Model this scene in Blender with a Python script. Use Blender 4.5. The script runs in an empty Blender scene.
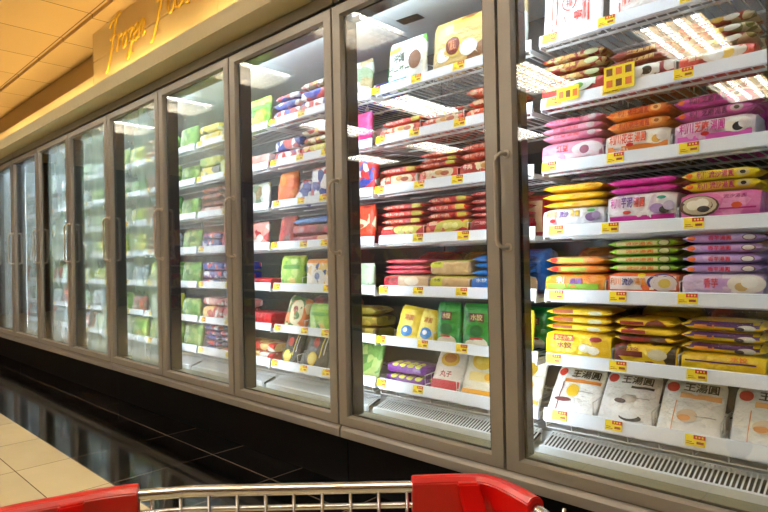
import bpy, bmesh, math, random
from mathutils import Vector, Matrix
C = bpy.context.scene.collection
SC = bpy.context.scene
PI = math.pi

# ------------------------------------------------------------------ camera
W = 0.77                                  # door pitch
cam_d = bpy.data.cameras.new('camera'); cam = bpy.data.objects.new('camera', cam_d); C.objects.link(cam)
cam_d.sensor_width = 36.0; cam_d.lens = 577.864 / 768 * 36.0; cam_d.clip_start = 0.02
YAW, PIT, ROL = 0.809152, 0.0060321, -0.0198162
Fw = Vector((-math.cos(YAW)*math.cos(PIT), math.sin(YAW)*math.cos(PIT), math.sin(PIT)))
Rt = Fw.cross(Vector((0, 0, 1))).normalized(); Up = Rt.cross(Fw)
R2 = Rt*math.cos(ROL) + Up*math.sin(ROL); U2 = -Rt*math.sin(ROL) + Up*math.cos(ROL)
m = Matrix((R2, U2, -Fw)).transposed().to_4x4(); m.translation = Vector((0.97505, -1.56354, 0.915))
cam.matrix_world = m
SC.camera = cam
# ------------------------------------------------------------------ world, exposure
wd = bpy.data.worlds.new('world'); SC.world = wd; wd.use_nodes = True
wd.node_tree.nodes['Background'].inputs[0].default_value = (1.0, .85, .65, 1)
wd.node_tree.nodes['Background'].inputs[1].default_value = 0.02
vs = SC.view_settings; vs.view_transform = 'Standard'; vs.look = 'None'; vs.exposure = 0.0; vs.gamma = 1.0
vs.use_curve_mapping = False
SC.cycles.transparent_max_bounces = 24
SC.cycles.max_bounces = 8
L_TUBE, L_TROFFER, L_COVE = 36.0, 21.0, 28.0

# ------------------------------------------------------------------ helpers
def s2l(c):
    return tuple((x/12.92 if x <= .04045 else ((x+.055)/1.055)**2.4) for x in [v/255 for v in c])
MATS = {}
def mat(name, rgb, rough=.5, metal=0., emit=None, strength=0., spec=.5, bump=0., bscale=60., coat=0., var=0.):
    if name in MATS: return MATS[name]
    m = bpy.data.materials.new(name); m.use_nodes = True
    nt = m.node_tree; b = nt.nodes['Principled BSDF']
    col = s2l(rgb) + (1,)
    b.inputs['Base Color'].default_value = col
    b.inputs['Roughness'].default_value = rough; b.inputs['Metallic'].default_value = metal
    b.inputs['Specular IOR Level'].default_value = spec
    b.inputs['Coat Weight'].default_value = coat
    if emit:
        b.inputs['Emission Color'].default_value = tuple(emit) + (1,)
        b.inputs['Emission Strength'].default_value = strength
    tc = nt.nodes.new('ShaderNodeTexCoord')
    if bump:
        n = nt.nodes.new('ShaderNodeTexNoise'); n.inputs['Scale'].default_value = bscale; n.inputs['Detail'].default_value = 3
        nt.links.new(tc.outputs['Object'], n.inputs['Vector'])
        bp = nt.nodes.new('ShaderNodeBump'); bp.inputs['Strength'].default_value = bump; bp.inputs['Distance'].default_value = .01
        nt.links.new(n.outputs['Fac'], bp.inputs['Height']); nt.links.new(bp.outputs['Normal'], b.inputs['Normal'])
    if var:
        n = nt.nodes.new('ShaderNodeTexNoise'); n.inputs['Scale'].default_value = 3.; n.inputs['Detail'].default_value = 4
        nt.links.new(tc.outputs['Object'], n.inputs['Vector'])
        hs = nt.nodes.new('ShaderNodeHueSaturation'); hs.inputs['Color'].default_value = col
        mr = nt.nodes.new('ShaderNodeMapRange'); mr.inputs[3].default_value = 1-var; mr.inputs[4].default_value = 1+var
        nt.links.new(n.outputs['Fac'], mr.inputs[0]); nt.links.new(mr.outputs[0], hs.inputs['Value'])
        nt.links.new(hs.outputs['Color'], b.inputs['Base Color'])
    MATS[name] = m
    return m
def film(base, second=None, third=None, amount=.35, scale=28., rough=.32):
    """printed plastic film: base colour with irregular printed patches"""
    key = ('film', base, second, third, amount, scale)
    if key in MATS: return MATS[key]
    m = bpy.data.materials.new('printed_film'); m.use_nodes = True
    nt = m.node_tree; b = nt.nodes['Principled BSDF']
    b.inputs['Roughness'].default_value = rough; b.inputs['Coat Weight'].default_value = .25; b.inputs['Coat Roughness'].default_value = .15
    tc = nt.nodes.new('ShaderNodeTexCoord'); oi = nt.nodes.new('ShaderNodeObjectInfo')
    ad = nt.nodes.new('ShaderNodeVectorMath'); ad.operation = 'ADD'
    nt.links.new(tc.outputs['Object'], ad.inputs[0]); nt.links.new(oi.outputs['Random'], ad.inputs[1])
    n = nt.nodes.new('ShaderNodeTexNoise'); n.inputs['Scale'].default_value = 45.; n.inputs['Detail'].default_value = 2.
    nt.links.new(ad.outputs[0], n.inputs['Vector'])
    bp = nt.nodes.new('ShaderNodeBump'); bp.inputs['Strength'].default_value = .8; bp.inputs['Distance'].default_value = .011
    nt.links.new(n.outputs['Fac'], bp.inputs['Height']); nt.links.new(bp.outputs['Normal'], b.inputs['Normal'])
    col = s2l(base) + (1,)
    if second is None:
        b.inputs['Base Color'].default_value = col
    else:
        third = third or second
        v = nt.nodes.new('ShaderNodeTexVoronoi'); v.inputs['Scale'].default_value = scale
        nt.links.new(ad.outputs[0], v.inputs['Vector'])
        sp = nt.nodes.new('ShaderNodeSeparateColor'); nt.links.new(v.outputs['Color'], sp.inputs[0])
        r = nt.nodes.new('ShaderNodeValToRGB'); r.color_ramp.interpolation = 'CONSTANT'
        e = r.color_ramp.elements; e[0].color = col; e[1].position = 1-amount; e[1].color = s2l(second) + (1,)
        e3 = e.new(1-amount*.4); e3.color = s2l(third) + (1,)
        nt.links.new(sp.outputs[0], r.inputs[0]); nt.links.new(r.outputs[0], b.inputs['Base Color'])
    MATS[key] = m
    return m
def flat(rgb): return mat('print_ink_%d_%d_%d' % tuple(rgb), rgb, rough=.4)

def link(name, me, parent=None, loc=None, rot=None):
    o = bpy.data.objects.new(name, me); C.objects.link(o)
    if parent: o.parent = parent
    if loc is not None: o.location = loc
    if rot is not None: o.rotation_euler = rot
    return o
def tag(o, label, cat, group=None, kind=None):
    if label: o['label'] = label
    if cat: o['category'] = cat
    if group: o['group'] = group
    if kind: o['kind'] = kind
    return o
def thing(name, label, cat, loc=(0, 0, 0), group=None, rot=None):
    return tag(link(name, None, None, loc, rot), label, cat, group)
class MB:
    def __init__(s): s.v = []; s.f = []; s.mi = []; s.m = 0; s.smooth = []
    def quadgrid(s, rows, closed=False, smooth=True, caps=False):
        b = len(s.v); n = len(rows[0])
        for r in rows: s.v += [tuple(p) for p in r]
        for i in range(len(rows)-1):
            for j in range(n if closed else n-1):
                a = b+i*n+j; c = b+i*n+(j+1) % n
                s.f.append((a, c, c+n, a+n)); s.mi.append(s.m); s.smooth.append(smooth)
        if caps:
            s.f.append(tuple(b+j for j in range(n))[::-1]); s.mi.append(s.m); s.smooth.append(False)
            s.f.append(tuple(b+(len(rows)-1)*n+j for j in range(n))); s.mi.append(s.m); s.smooth.append(False)
    def box(s, x0, x1, y0, y1, z0, z1):
        b = len(s.v)
        s.v += [(x, y, z) for z in (z0, z1) for y in (y0, y1) for x in (x0, x1)]
        for q in ((0, 2, 3, 1), (4, 5, 7, 6), (0, 1, 5, 4), (2, 6, 7, 3), (0, 4, 6, 2), (1, 3, 7, 5)):
            s.f.append(tuple(b+i for i in q)); s.mi.append(s.m); s.smooth.append(False)
        return s
    def poly(s, pts, d0, d1, axis=0):
        """extrude a 2-D polygon (the other two axes) from d0 to d1 along axis"""
        b = len(s.v); n = len(pts)
        for d in (d0, d1):
            for p in pts:
                q = list(p); q.insert(axis, d); s.v.append(tuple(q))
        s.f.append(tuple(b+i for i in range(n))[::-1]); s.f.append(tuple(b+n+i for i in range(n)))
        s.mi += [s.m]*2; s.smooth += [False]*2
        for i in range(n):
            j = (i+1) % n; s.f.append((b+i, b+j, b+n+j, b+n+i)); s.mi.append(s.m); s.smooth.append(False)
        return s
    def tube(s, pts, r, n=6, flatz=1.):
        pts = [Vector(p) for p in pts]; rows = []
        for i, p in enumerate(pts):
            t = (pts[min(i+1, len(pts)-1)] - pts[max(i-1, 0)]).normalized()
            a = t.cross(Vector((0, 0, 1)))
            if a.length < .05: a = t.cross(Vector((0, 1, 0)))
            a.normalize(); c = t.cross(a)
            rows.append([p + a*r*math.cos(2*PI*k/n) + c*r*flatz*math.sin(2*PI*k/n) for k in range(n)])
        s.quadgrid(rows, closed=True, caps=True)
        return s
    def mesh(s, name, mats, bevel=0, recalc=True):
        me = bpy.data.meshes.new(name); me.from_pydata(s.v, [], s.f)
        for mm in (mats if isinstance(mats, (list, tuple)) else [mats]): me.materials.append(mm)
        for p, i, sm in zip(me.polygons, s.mi, s.smooth): p.material_index = i; p.use_smooth = sm
        if recalc or bevel:
            bm = bmesh.new(); bm.from_mesh(me)
            if bevel:
                es = [e for e in bm.edges if len(e.link_faces) == 2 and e.calc_face_angle() > .6]
                bmesh.ops.bevel(bm, geom=es, offset=bevel, segments=2, affect='EDGES')
            bmesh.ops.recalc_face_normals(bm, faces=bm.faces[:]); bm.to_mesh(me); bm.free()
        return me
    def build(s, name, mats, parent=None, bevel=0, loc=None, rot=None):
        return link(name, s.mesh(name, mats, bevel), parent, loc, rot)
def copy_tree(o, parent=None):
    c = o.copy(); C.objects.link(c); c.parent = parent
    for ch in list(o.children): copy_tree(ch, c)
    return c
ORD = ['top', 'second', 'third', 'fourth', 'fifth', 'sixth', 'bottom']
DOOR = ['nearest door', 'second door', 'third door', 'fourth door', 'fifth door', 'sixth door', 'seventh door', 'eighth door', 'ninth door', 'tenth door']

# ------------------------------------------------------------------ materials of the place
M_frame = mat('champagne_metal', (160, 156, 148), rough=.38, metal=.35, var=.05)
M_handle = mat('satin_handle', (196, 188, 174), rough=.3, metal=.5)
M_gasket = mat('black_rubber', (16, 15, 15), rough=.35)
M_mull = mat('black_mullion', (14, 12, 11), rough=.35)
M_white = mat('white_enamel', (232, 236, 238), rough=.35)
M_wire = mat('white_wire', (225, 228, 228), rough=.35)
M_strip = mat('price_rail_plastic', (236, 241, 250), rough=.3)
M_liner = mat('liner', (205, 214, 218), rough=.45, var=.06)
M_back = mat('liner_back', (72, 74, 76), rough=.6, var=.1)
M_lip = mat('inner_sill', (120, 118, 92), rough=.35)
M_dark = mat('slot_shade', (18, 18, 16), rough=.6)  # near-black standing in for the shade between grille bars
M_kick = mat('black_kick', (7, 6, 6), rough=.55, spec=.2)
M_beige = mat('beige_paint', (216, 208, 170), rough=.6, var=.03)
M_panel = mat('cream_panel', (226, 202, 150), rough=.65, var=.03)
M_yel = flat((250, 222, 20)); M_red = flat((205, 30, 40)); M_ink = flat((150, 70, 30))
M_tube = mat('lamp_diffuser', (255, 255, 255), emit=(.86, .97, 1.07), strength=L_TUBE)

M_fill_light = mat('fill_light_glow', (255, 255, 255), emit=(.86, .97, 1.07), strength=48.)  # glow of the added fill bar behind the header
def glass_mat(name, fog):
    m = bpy.data.materials.new(name); m.use_nodes = True; nt = m.node_tree; N = nt.nodes; Lk = nt.links
    N.remove(N['Principled BSDF']); out = N['Material Output']
    tr = N.new('ShaderNodeBsdfTransparent'); tr.inputs[0].default_value = (.97, .985, .975, 1)
    gl = N.new('ShaderNodeBsdfGlossy'); gl.inputs['Roughness'].default_value = .012; gl.inputs[0].default_value = (1, 1, 1, 1)
    lw = N.new('ShaderNodeLayerWeight'); lw.inputs['Blend'].default_value = .5
    p = N.new('ShaderNodeMath'); p.operation = 'POWER'; p.inputs[1].default_value = 5.
    Lk.new(lw.outputs['Facing'], p.inputs[0])
    ma = N.new('ShaderNodeMath'); ma.operation = 'MULTIPLY_ADD'; ma.inputs[1].default_value = .93; ma.inputs[2].default_value = .062
    Lk.new(p.outputs[0], ma.inputs[0])
    # condensation: a thin film of droplets that scatters the light crossing the pane
    tl = N.new('ShaderNodeBsdfTranslucent'); tl.inputs[0].default_value = (.80, .95, .93, 1)
    df = N.new('ShaderNodeBsdfDiffuse'); df.inputs[0].default_value = (.80, .9, .9, 1)
    fm = N.new('ShaderNodeMixShader'); fm.inputs[0].default_value = .15
    Lk.new(tl.outputs[0], fm.inputs[1]); Lk.new(df.outputs[0], fm.inputs[2])
    tc = N.new('ShaderNodeTexCoord'); mp = N.new('ShaderNodeMapping'); mp.inputs['Scale'].default_value = (1.6, 1, .8)
    nz = N.new('ShaderNodeTexNoise'); nz.inputs['Scale'].default_value = 3.; nz.inputs['Detail'].default_value = 2
    Lk.new(tc.outputs['Object'], mp.inputs[0]); Lk.new(mp.outputs[0], nz.inputs['Vector'])
    mr = N.new('ShaderNodeMapRange'); mr.inputs[1].default_value = .35; mr.inputs[2].default_value = .7
    mr.inputs[3].default_value = fog*.6; mr.inputs[4].default_value = fog*1.15
    Lk.new(nz.outputs['Fac'], mr.inputs[0])
    sx = N.new('ShaderNodeSeparateXYZ'); Lk.new(tc.outputs['Object'], sx.inputs[0])
    mk = N.new('ShaderNodeMapRange'); mk.interpolation_type = 'SMOOTHSTEP'; mk.inputs[1].default_value = .20; mk.inputs[2].default_value = .34
    Lk.new(sx.outputs['X'], mk.inputs[0])
    mm = N.new('ShaderNodeMath'); mm.operation = 'MULTIPLY'; Lk.new(mr.outputs[0], mm.inputs[0]); Lk.new(mk.outputs[0], mm.inputs[1])
    m1 = N.new('ShaderNodeMixShader'); Lk.new(mm.outputs[0], m1.inputs[0]); Lk.new(tr.outputs[0], m1.inputs[1]); Lk.new(fm.outputs[0], m1.inputs[2])
    m2 = N.new('ShaderNodeMixShader'); Lk.new(ma.outputs[0], m2.inputs[0]); Lk.new(m1.outputs[0], m2.inputs[1]); Lk.new(gl.outputs[0], m2.inputs[2])
    Lk.new(m2.outputs[0], out.inputs['Surface'])
    return m
def tile_mat(name, rgb, grout, rough, x_off, y_off, size=.47, spec=.5, gw=.0025):
    m = bpy.data.materials.new(name); m.use_nodes = True; nt = m.node_tree; N = nt.nodes; Lk = nt.links
    b = N['Principled BSDF']; b.inputs['Roughness'].default_value = rough; b.inputs['Specular IOR Level'].default_value = spec
    tc = N.new('ShaderNodeTexCoord'); mp = N.new('ShaderNodeMapping'); mp.inputs['Location'].default_value = (-x_off, -y_off, 0)
    br = N.new('ShaderNodeTexBrick'); br.offset = 0.; br.inputs['Scale'].default_value = 1.
    br.inputs['Brick Width'].default_value = size; br.inputs['Row Height'].default_value = size
    br.inputs['Mortar Size'].default_value = gw; br.inputs['Mortar Smooth'].default_value = .3
    c = s2l(rgb); br.inputs['Color1'].default_value = c + (1,); br.inputs['Color2'].default_value = tuple(x*.9 for x in c) + (1,)
    br.inputs['Mortar'].default_value = s2l(grout) + (1,)
    Lk.new(tc.outputs['Object'], mp.inputs[0]); Lk.new(mp.outputs[0], br.inputs['Vector'])
    nz = N.new('ShaderNodeTexNoise'); nz.inputs['Scale'].default_value = 5; nz.inputs['Detail'].default_value = 5
    Lk.new(tc.outputs['Object'], nz.inputs['Vector'])
    mx = N.new('ShaderNodeMix'); mx.data_type = 'RGBA'; mx.blend_type = 'MULTIPLY'; mx.inputs[0].default_value = .18
    Lk.new(br.outputs['Color'], mx.inputs[6]); Lk.new(nz.outputs['Fac'], mx.inputs[7]); Lk.new(mx.outputs[2], b.inputs['Base Color'])
    mr = N.new('ShaderNodeMapRange'); mr.inputs[3].default_value = rough*.8; mr.inputs[4].default_value = rough*1.4
    Lk.new(nz.outputs['Fac'], mr.inputs[0]); Lk.new(mr.outputs[0], b.inputs['Roughness'])
    return m
M_black_tile = tile_mat('black_floor_tile', (13, 11, 10), (112, 98, 84), .07, -1.54, -.14, spec=.42, gw=.0035)
M_beige_tile = tile_mat('beige_floor_tile', (238, 222, 174), (120, 98, 66), .12, -2.02, -.37, spec=.5)

# ------------------------------------------------------------------ the room
XL, XR, YF, ZC = -12., 4.5, -9., 3.0
def struct(o): o['kind'] = 'structure'; return o
b = MB(); b.m = 0; b.box(XL, XR, -.612, .9, -.1, 0); b.m = 1; b.box(XL, XR, YF, -.612, -.1, 0)
struct(b.build('floor', [M_black_tile, M_beige_tile]))
def ceil_mat():
    m = bpy.data.materials.new('ceiling_tile'); m.use_nodes = True; nt = m.node_tree; N = nt.nodes; Lk = nt.links
    bs = N['Principled BSDF']; bs.inputs['Roughness'].default_value = .75
    tc = N.new('ShaderNodeTexCoord'); mp = N.new('ShaderNodeMapping'); mp.inputs['Location'].default_value = (4.02, .0, 0)
    br = N.new('ShaderNodeTexBrick'); br.offset = 0.; br.inputs['Scale'].default_value = 1.
    br.inputs['Brick Width'].default_value = .62; br.inputs['Row Height'].default_value = 1.2
    br.inputs['Mortar Size'].default_value = .006; br.inputs['Mortar Smooth'].default_value = .5
    br.inputs['Color1'].default_value = s2l((222, 190, 136)) + (1,); br.inputs['Color2'].default_value = s2l((214, 182, 130)) + (1,)
    br.inputs['Mortar'].default_value = s2l((128, 96, 54)) + (1,)
    Lk.new(tc.outputs['Object'], mp.inputs[0]); Lk.new(mp.outputs[0], br.inputs['Vector']); Lk.new(br.outputs['Color'], bs.inputs['Base Color'])
    return m
M_ceil = ceil_mat()
b = MB(); b.box(XL, XR, -.9, .02, 2.73, 2.83); b.box(XL, XR, .02, .5, 2.70, 2.83)
b.box(XL, XR, YF, -.9, ZC, ZC+.1); b.box(XL, XR, -.9, -.8, 2.83, ZC+.1)
struct(b.build('ceiling', M_ceil))
M_store = mat('far_store_wall', (84, 68, 52), rough=.8, var=.1)
M_wall = mat('warm_wall', (196, 170, 122), rough=.7, var=.04)
struct(MB().box(XL, XR, .30, .40, 2.0, 2.72).build('wall_back', M_wall))
struct(MB().box(XL, XR, .78, .9, 0, 2.0).build('wall_behind', M_wall))
struct(MB().box(XL-.1, XL, YF, .9, 0, ZC).build('wall_left', M_store))
struct(MB().box(XR, XR+.1, YF, .9, 0, ZC).build('wall_right', M_store))
struct(MB().box(XL, XR, YF-.1, YF, 0, ZC).build('wall_front', M_store))
# raised sign panel made of three wide boards
b = MB()
for z0, z1 in ((2.02, 2.255), (2.262, 2.475), (2.482, 2.70)): b.box(-3.70, -1.88, .13, .30, z0, z1)
struct(b.build('trim_3', M_panel, bevel=.003))
struct(MB().box(XL, -3.703, .13, .15, 2.04, 2.375).build('trim_4', M_panel))
struct(MB().box(-1.877, XR, .13, .15, 2.04, 2.375).build('trim_5', M_panel))
# ledge above the freezers with its trough
b = MB(); b.poly([(-.12, 2.012), (-.12, 2.098), (-.085, 2.098), (-.085, 2.04), (.30, 2.04), (.30, 2.012)], XL, XR)
struct(b.build('trim_1', M_beige))

M_cove = mat('cove_lamp', (255, 230, 170), emit=(1., .74, .32), strength=L_COVE)
for i in range(9):
    x = 1.2 - i*1.35
    t = thing('cove_light', 'warm cove tube in the ledge trough, number %s from the right end' % ['one', 'two', 'three', 'four', 'five', 'six', 'seven', 'eight', 'nine'][i], 'light', (x, .055, 2.041), 'cove tubes hidden in the ledge above the freezers')
    b = MB(); b.box(-.62, .62, -.016, .016, .140, .150)
    for q in (-.5, .5): b.box(q-.01, q+.01, -.008, .008, 0, .140)
    b.build('lamp_base', M_white, t)
    MB().tube([(-.60, 0, .162), (.60, 0, .162)], .012, 8).build('lamp_tube', M_cove, t)

# egg-crate troffers over the aisle
M_trof = mat('troffer_tube', (255, 255, 255), emit=(1., .97, .92), strength=L_TROFFER)
M_louv = mat('louver', (235, 235, 230), rough=.3, metal=.4)
b1 = MB(); 
for x0, x1, y0, y1 in ((-.30, -.285, -.6, .6), (.285, .30, -.6, .6), (-.285, .285, -.6, -.585), (-.285, .285, .585, .6)): b1.box(x0, x1, y0, y1, -.06, 0)
me_h = b1.mesh('housing', M_white)
b2 = MB()
for x in (-.21, -.07, .07, .21): b2.tube([(x, -.57, -.03), (x, .57, -.03)], .024, 8)
me_t = b2.mesh('lamp_tubes', M_trof)
b3 = MB()
for i in range(1, 12): b3.box(-.285, .285, -.6+i*.1-.0015, -.6+i*.1+.0015, -.075, -.06)
for x in (-.14, 0, .14): b3.box(x-.0015, x+.0015, -.585, .585, -.075, -.06)
me_l = b3.mesh('louver', M_louv)
b4 = MB()
for i in range(1, 14): b4.box(-.285, .285, -.6+i*.0857-.002, -.6+i*.0857+.002, -.11, -.06)
for x in (-.20, -.12, -.04, .04, .12, .20): b4.box(x-.002, x+.002, -.585, .585, -.11, -.06)
me_l0 = b4.mesh('louver', M_louv)
rows_w = ['nearest the freezers', 'middle', 'far']
for j, y in enumerate((-1.75, -4.4, -6.8)):
    for i in range(6):
        if (j, i) in ((2, 2), (1, 5)): continue
        x = -.70 - (i-1)*1.65 - (.35 if j == 0 else 0)
        t = thing('ceiling_light', 'louvred fluorescent ceiling light, %s row, column %s from the right' % (rows_w[j], ['one', 'two', 'three', 'four', 'five', 'six'][i]), 'ceiling light', (x, y, ZC), 'louvred ceiling lights over the aisle')
        link('housing', me_h, t); link('lamp_tubes', me_t, t); link('louver', me_l0 if j == 0 else me_l, t)

# opposite aisle shelving (seen only as faint reflections)
t = thing('gondola_shelf', 'dark store shelving unit on the opposite side of the aisle', 'shelf', (-3.0, -3.6, 0))
MB().box(-6, 4, -.02, .02, 0, 1.75).build('back_panel', mat('gondola_back', (52, 44, 38), rough=.6), t)
for k, z in enumerate((.12, .5, .88, 1.26)):
    MB().box(-6, 4, .02, .42, z-.015, z+.015).build('shelf_board', mat('gondola_board', (150, 140, 120), rough=.5), t)
    MB().box(-6, 4, .08, .36, z+.015, z+.24).build('boxed_goods', film((70, 40, 30), (150, 30, 25), (160, 140, 40), .5, 9.), t)

# ------------------------------------------------------------------ freezer cabinets
GAPX = lambda k: -k*W
spans = [(-W, W, [0, 1]), (-4*W, -W, [2, 3, 4]), (-7*W, -4*W, [5, 6, 7]), (-8*W, -7*W, [8])]
cl = ['white lined freezer cabinet with taupe trim nearest the camera', 'taupe trimmed freezer cabinet behind the third to fifth doors',
      'taupe trimmed freezer cabinet behind the sixth to eighth doors', 'farthest taupe trimmed freezer cabinet at the left end']
gr = MB()
for i in range(57):
    x = .025 + i*.0129
    gr.poly([(.172, .290), (.172, .293), (.250, .320), (.250, .317)], x, x+.0042)
gr.box(.02, .75, .158, .174, .262, .294); gr.box(.02, .75, .248, .256, .28, .322)
me_grille = gr.mesh('air_grille', M_white)
for ci, (xa, xb, ks) in enumerate(spans):
    cab = thing('freezer_cabinet', cl[ci], 'freezer', (xb, 0, 0), 'glass door freezer cabinets along the wall')
    L = xa - xb
    e = .003
    MB().box(L+e, -e, .70, .77, .12, 1.99).build('back_panel', M_back, cab)
    MB().box(L+e, -e, .015, .70, 1.935, 1.99).build('liner_ceiling', M_liner, cab)
    b = MB(); b.poly([(.16, .212), (.16, .262), (.27, .262), (.30, .30), (.70, .34), (.70, .212)], L+e, -e); b.build('liner_floor', M_white, cab)
    b = MB(); b.poly([(-.002, .248), (.012, .288), (.145, .276), (.158, .26), (.158, .212), (.02, .212)], L+e, -e); b.build('inner_sill', M_lip, cab)
    b = MB(); b.poly([(-.012, .205), (-.012, .235), (-.004, .25), (.05, .25), (.05, .205)], L+e, -e); b.build('base_trim', M_frame, cab, bevel=.002)
    MB().box(L+e, -e, -.004, .02, 1.955, 2.008).build('header_trim', M_frame, cab, bevel=.002)
    MB().box(L+e, -e, .03, .06, .0, .204).build('kick_plate', M_kick, cab)
    MB().box(L+e, -e, .012, .100, 1.898, 1.955).build('header_mullion', M_mull, cab)
    MB().box(L+.05, -.05, .1005, .114, 1.914, 1.926).build('fill_light_bar', M_fill_light, cab)  # added fill light, brightens the liner ceiling and top shelf
    for side, x in (('end_panel', L+e), ('end_panel', -e-.02)):
        if (ci == 0 and x == L+e) or (ci in (1, 2)) or (ci == 3 and x != L+e): continue
        MB().box(x, x+.02, .02, .70, .20, 1.935).build(side, M_liner, cab)
    for k in ks:
        o = link('air_grille', me_grille, cab, (GAPX(k)-xb, 0, 0))
        MB().poly([(.175, .278), (.175, .282), (.247, .307), (.247, .303)], GAPX(k)-xb+.02, GAPX(k)-xb+.75).build('grille_shade', M_dark, cab)  # solid dark sheet painted as the shade in the grille slots
    edges = sorted(set([GAPX(k) for k in ks] + [GAPX(k)+W for k in ks]))
    if ci > 0: edges = edges[:-1]
    for x in edges:
        xx = x - xb
        w = .045
        MB().box(xx-w, xx+w, .012, .085, .288, 1.886).build('mullion', M_mull, cab, bevel=.003)
        b = MB(); b.poly([(xx-.011, .0855), (xx-.009, .092), (xx-.004, .0955), (xx+.004, .0955), (xx+.009, .092), (xx+.011, .0855)], .33, 1.88, axis=2)
        b.build('lamp_tube', M_tube, cab)
    if ci == 0:
        o = MB().box(-.055, .055, -.028, .028, -.002, 0).build('sticker', M_gasket, cab, loc=(-.62-xb, .30, 1.934), rot=(0, 0, .1))
        o['label'] = 'small black sticker on the cabinet ceiling'

# ------------------------------------------------------------------ doors
def rounded_rect(x0, x1, z0, z1, r, n=4):
    P = []
    for cx, cz, a0 in ((x1-r, z1-r, 0), (x0+r, z1-r, 90), (x0+r, z0+r, 180), (x1-r, z0+r, 270)):
        for i in range(n+1):
            a = math.radians(a0 + 90*i/n); P.append((cx+r*math.cos(a), cz+r*math.sin(a)))
    return P
def ring(b, o0, i0, prof):
    """frame: rows between outer rect and inner rect following prof [(t,y)]"""
    rows = []
    for t, y in prof:
        rows.append([(a[0]+(c[0]-a[0])*t, y, a[1]+(c[1]-a[1])*t) for a, c in zip(o0, i0)])
    rows = list(zip(*rows)); rows.append(rows[0])
    b.quadgrid([list(r) for r in rows], closed=True, smooth=False)
ZB, ZT = .258, 1.933
def make_door(fog, i):
    outer = [(.004, ZB), (W-.004, ZB), (W-.004, ZT), (.004, ZT)]
    inner = [(.056, ZB+.040), (W-.056, ZB+.040), (W-.056, ZT-.044), (.056, ZT-.044)]
    root = thing('freezer_door', '', 'door', (0, 0, 0), 'glass freezer doors with taupe frames')
    b = MB(); ring(b, outer, inner, [(0, .010), (0, -.012), (.03, -.016), (.86, -.016), (.94, -.010), (1, -.002), (1, .006), (.5, .010)])
    b.build('door_frame', M_frame, root)
    b = MB(); ring(b, [(.012, ZB+.008), (W-.012, ZB+.008), (W-.012, ZT-.008), (.012, ZT-.008)], [(.066, ZB+.046), (W-.066, ZB+.046), (W-.066, ZT-.05), (.066, ZT-.05)], [(0, .0105), (1, .0065), (1, .0115), (0, .0118)])
    b.build('gasket', M_gasket, root)
    MB().box(.054, W-.054, .000, .005, ZB+.038, ZT-.042).build('glass_pane', glass_mat('door_glass', fog), root)
    b = MB(); hx = .028
    pts = [(hx, -.014, 1.232), (hx-.006, -.040, 1.232), (hx-.016, -.050, 1.222), (hx-.018, -.052, 1.205)]
    pts += [(hx-.018, -.052, 1.205 - j*.04) for j in range(1, 6)] + [(hx-.018, -.052, .97), (hx-.016, -.050, .955), (hx-.006, -.040, .945), (hx, -.014, .945)]
    b.tube(pts, .0068, 8)
    for z in (1.232, .945): b.tube([(hx, -.020, z), (hx, -.015, z)], .013, 10)
    b.build('handle', M_handle, root)
    return root
FOG = [.0, .02, .10, .26, .40, .46, .42, .36, .36, .4]
dl = ['nearest, showing dumpling packs', 'second from the right, showing red packs and green bags', 'third from the right, with blue and red packs behind it', 'fourth from the right, hazy, blue packs near its base',
      'fifth from the right, fogged, brown packs behind it', 'sixth from the right, fogged green', 'seventh from the right, fogged', 'eighth from the right, narrow in view', 'ninth from the right, at the left picture edge', 'farthest, beyond the left picture edge']
for k in range(9):
    d = make_door(FOG[k], k); d.location = (GAPX(k), 0, 0)
    d['label'] = 'taupe framed glass freezer door, ' + dl[k]

# ------------------------------------------------------------------ shelves
ZS = [1.655, 1.442, 1.229, 1.016, .803, .590, .410]
b = MB()
for i in range(25):
    x = .030 + i*.0300; b.box(x-.0013, x+.0013, .216, .64, -.0030, 0)
for y, r in ((.256, .004), (.42, .0018), (.63, .0022)): b.box(.024, .758, y-r, y+r, -.010, -.0030)
b.box(.022, .027, .216, .66, -.010, .002); b.box(.752, .758, .216, .66, -.012, .004)
me_deck = b.mesh('wire_deck', M_wire)
b = MB(); b.poly([(.208, -.002), (.214, .034), (.219, .036), (.219, -.004)],   .024, .762); me_rail = b.mesh('price_rail', M_strip)
b = MB(); b.poly([(.196, -.010), (.205, .028), (.210, .030), (.214, -.012)], .016, .765); b.box(.016, .765, .202, .214, -.016, -.010); me_rail7 = b.mesh('price_rail', M_strip)
b = MB()
b.m = 0; b.box(-.026, .026, -.0016, 0, 0, .030)
b.m = 1; b.box(-.004, .026, -.0022, -.0016, .019, .030)
b.m = 0
for q in (.001, .009, .017): b.box(q, q+.004, -.0026, -.0022, .022, .027)
b.m = 2
for z, w in ((.005, .02), (.010, .014)): b.box(-.022, -.022+w, -.0020, -.0016, z, z+.0018)
b.box(.004, .022, -.0020, -.0016, .006, .013)
me_tag = b.mesh('price_tag', [M_yel, M_red, M_ink])
b = MB()
for p in ([(0, .225, 0), (0, .225, .065), (0, .30, .072), (0, .40, .072), (0, .40, 0)],): b.tube(p, .0024, 5)
for y in (.265, .31, .355): b.tube([(0, y, 0), (0, y, .071)], .0018, 4)
b.tube([(0, .225, .03), (0, .40, .03)], .0018, 4)
me_div = b.mesh('wire_divider', M_wire)
TAGS = {0: [.062, .262, .478, .725], 1: [.035, .245, .455, .70], 2: [.05, .27, .44, .62], 3: [.06, .35, .55]}
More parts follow.
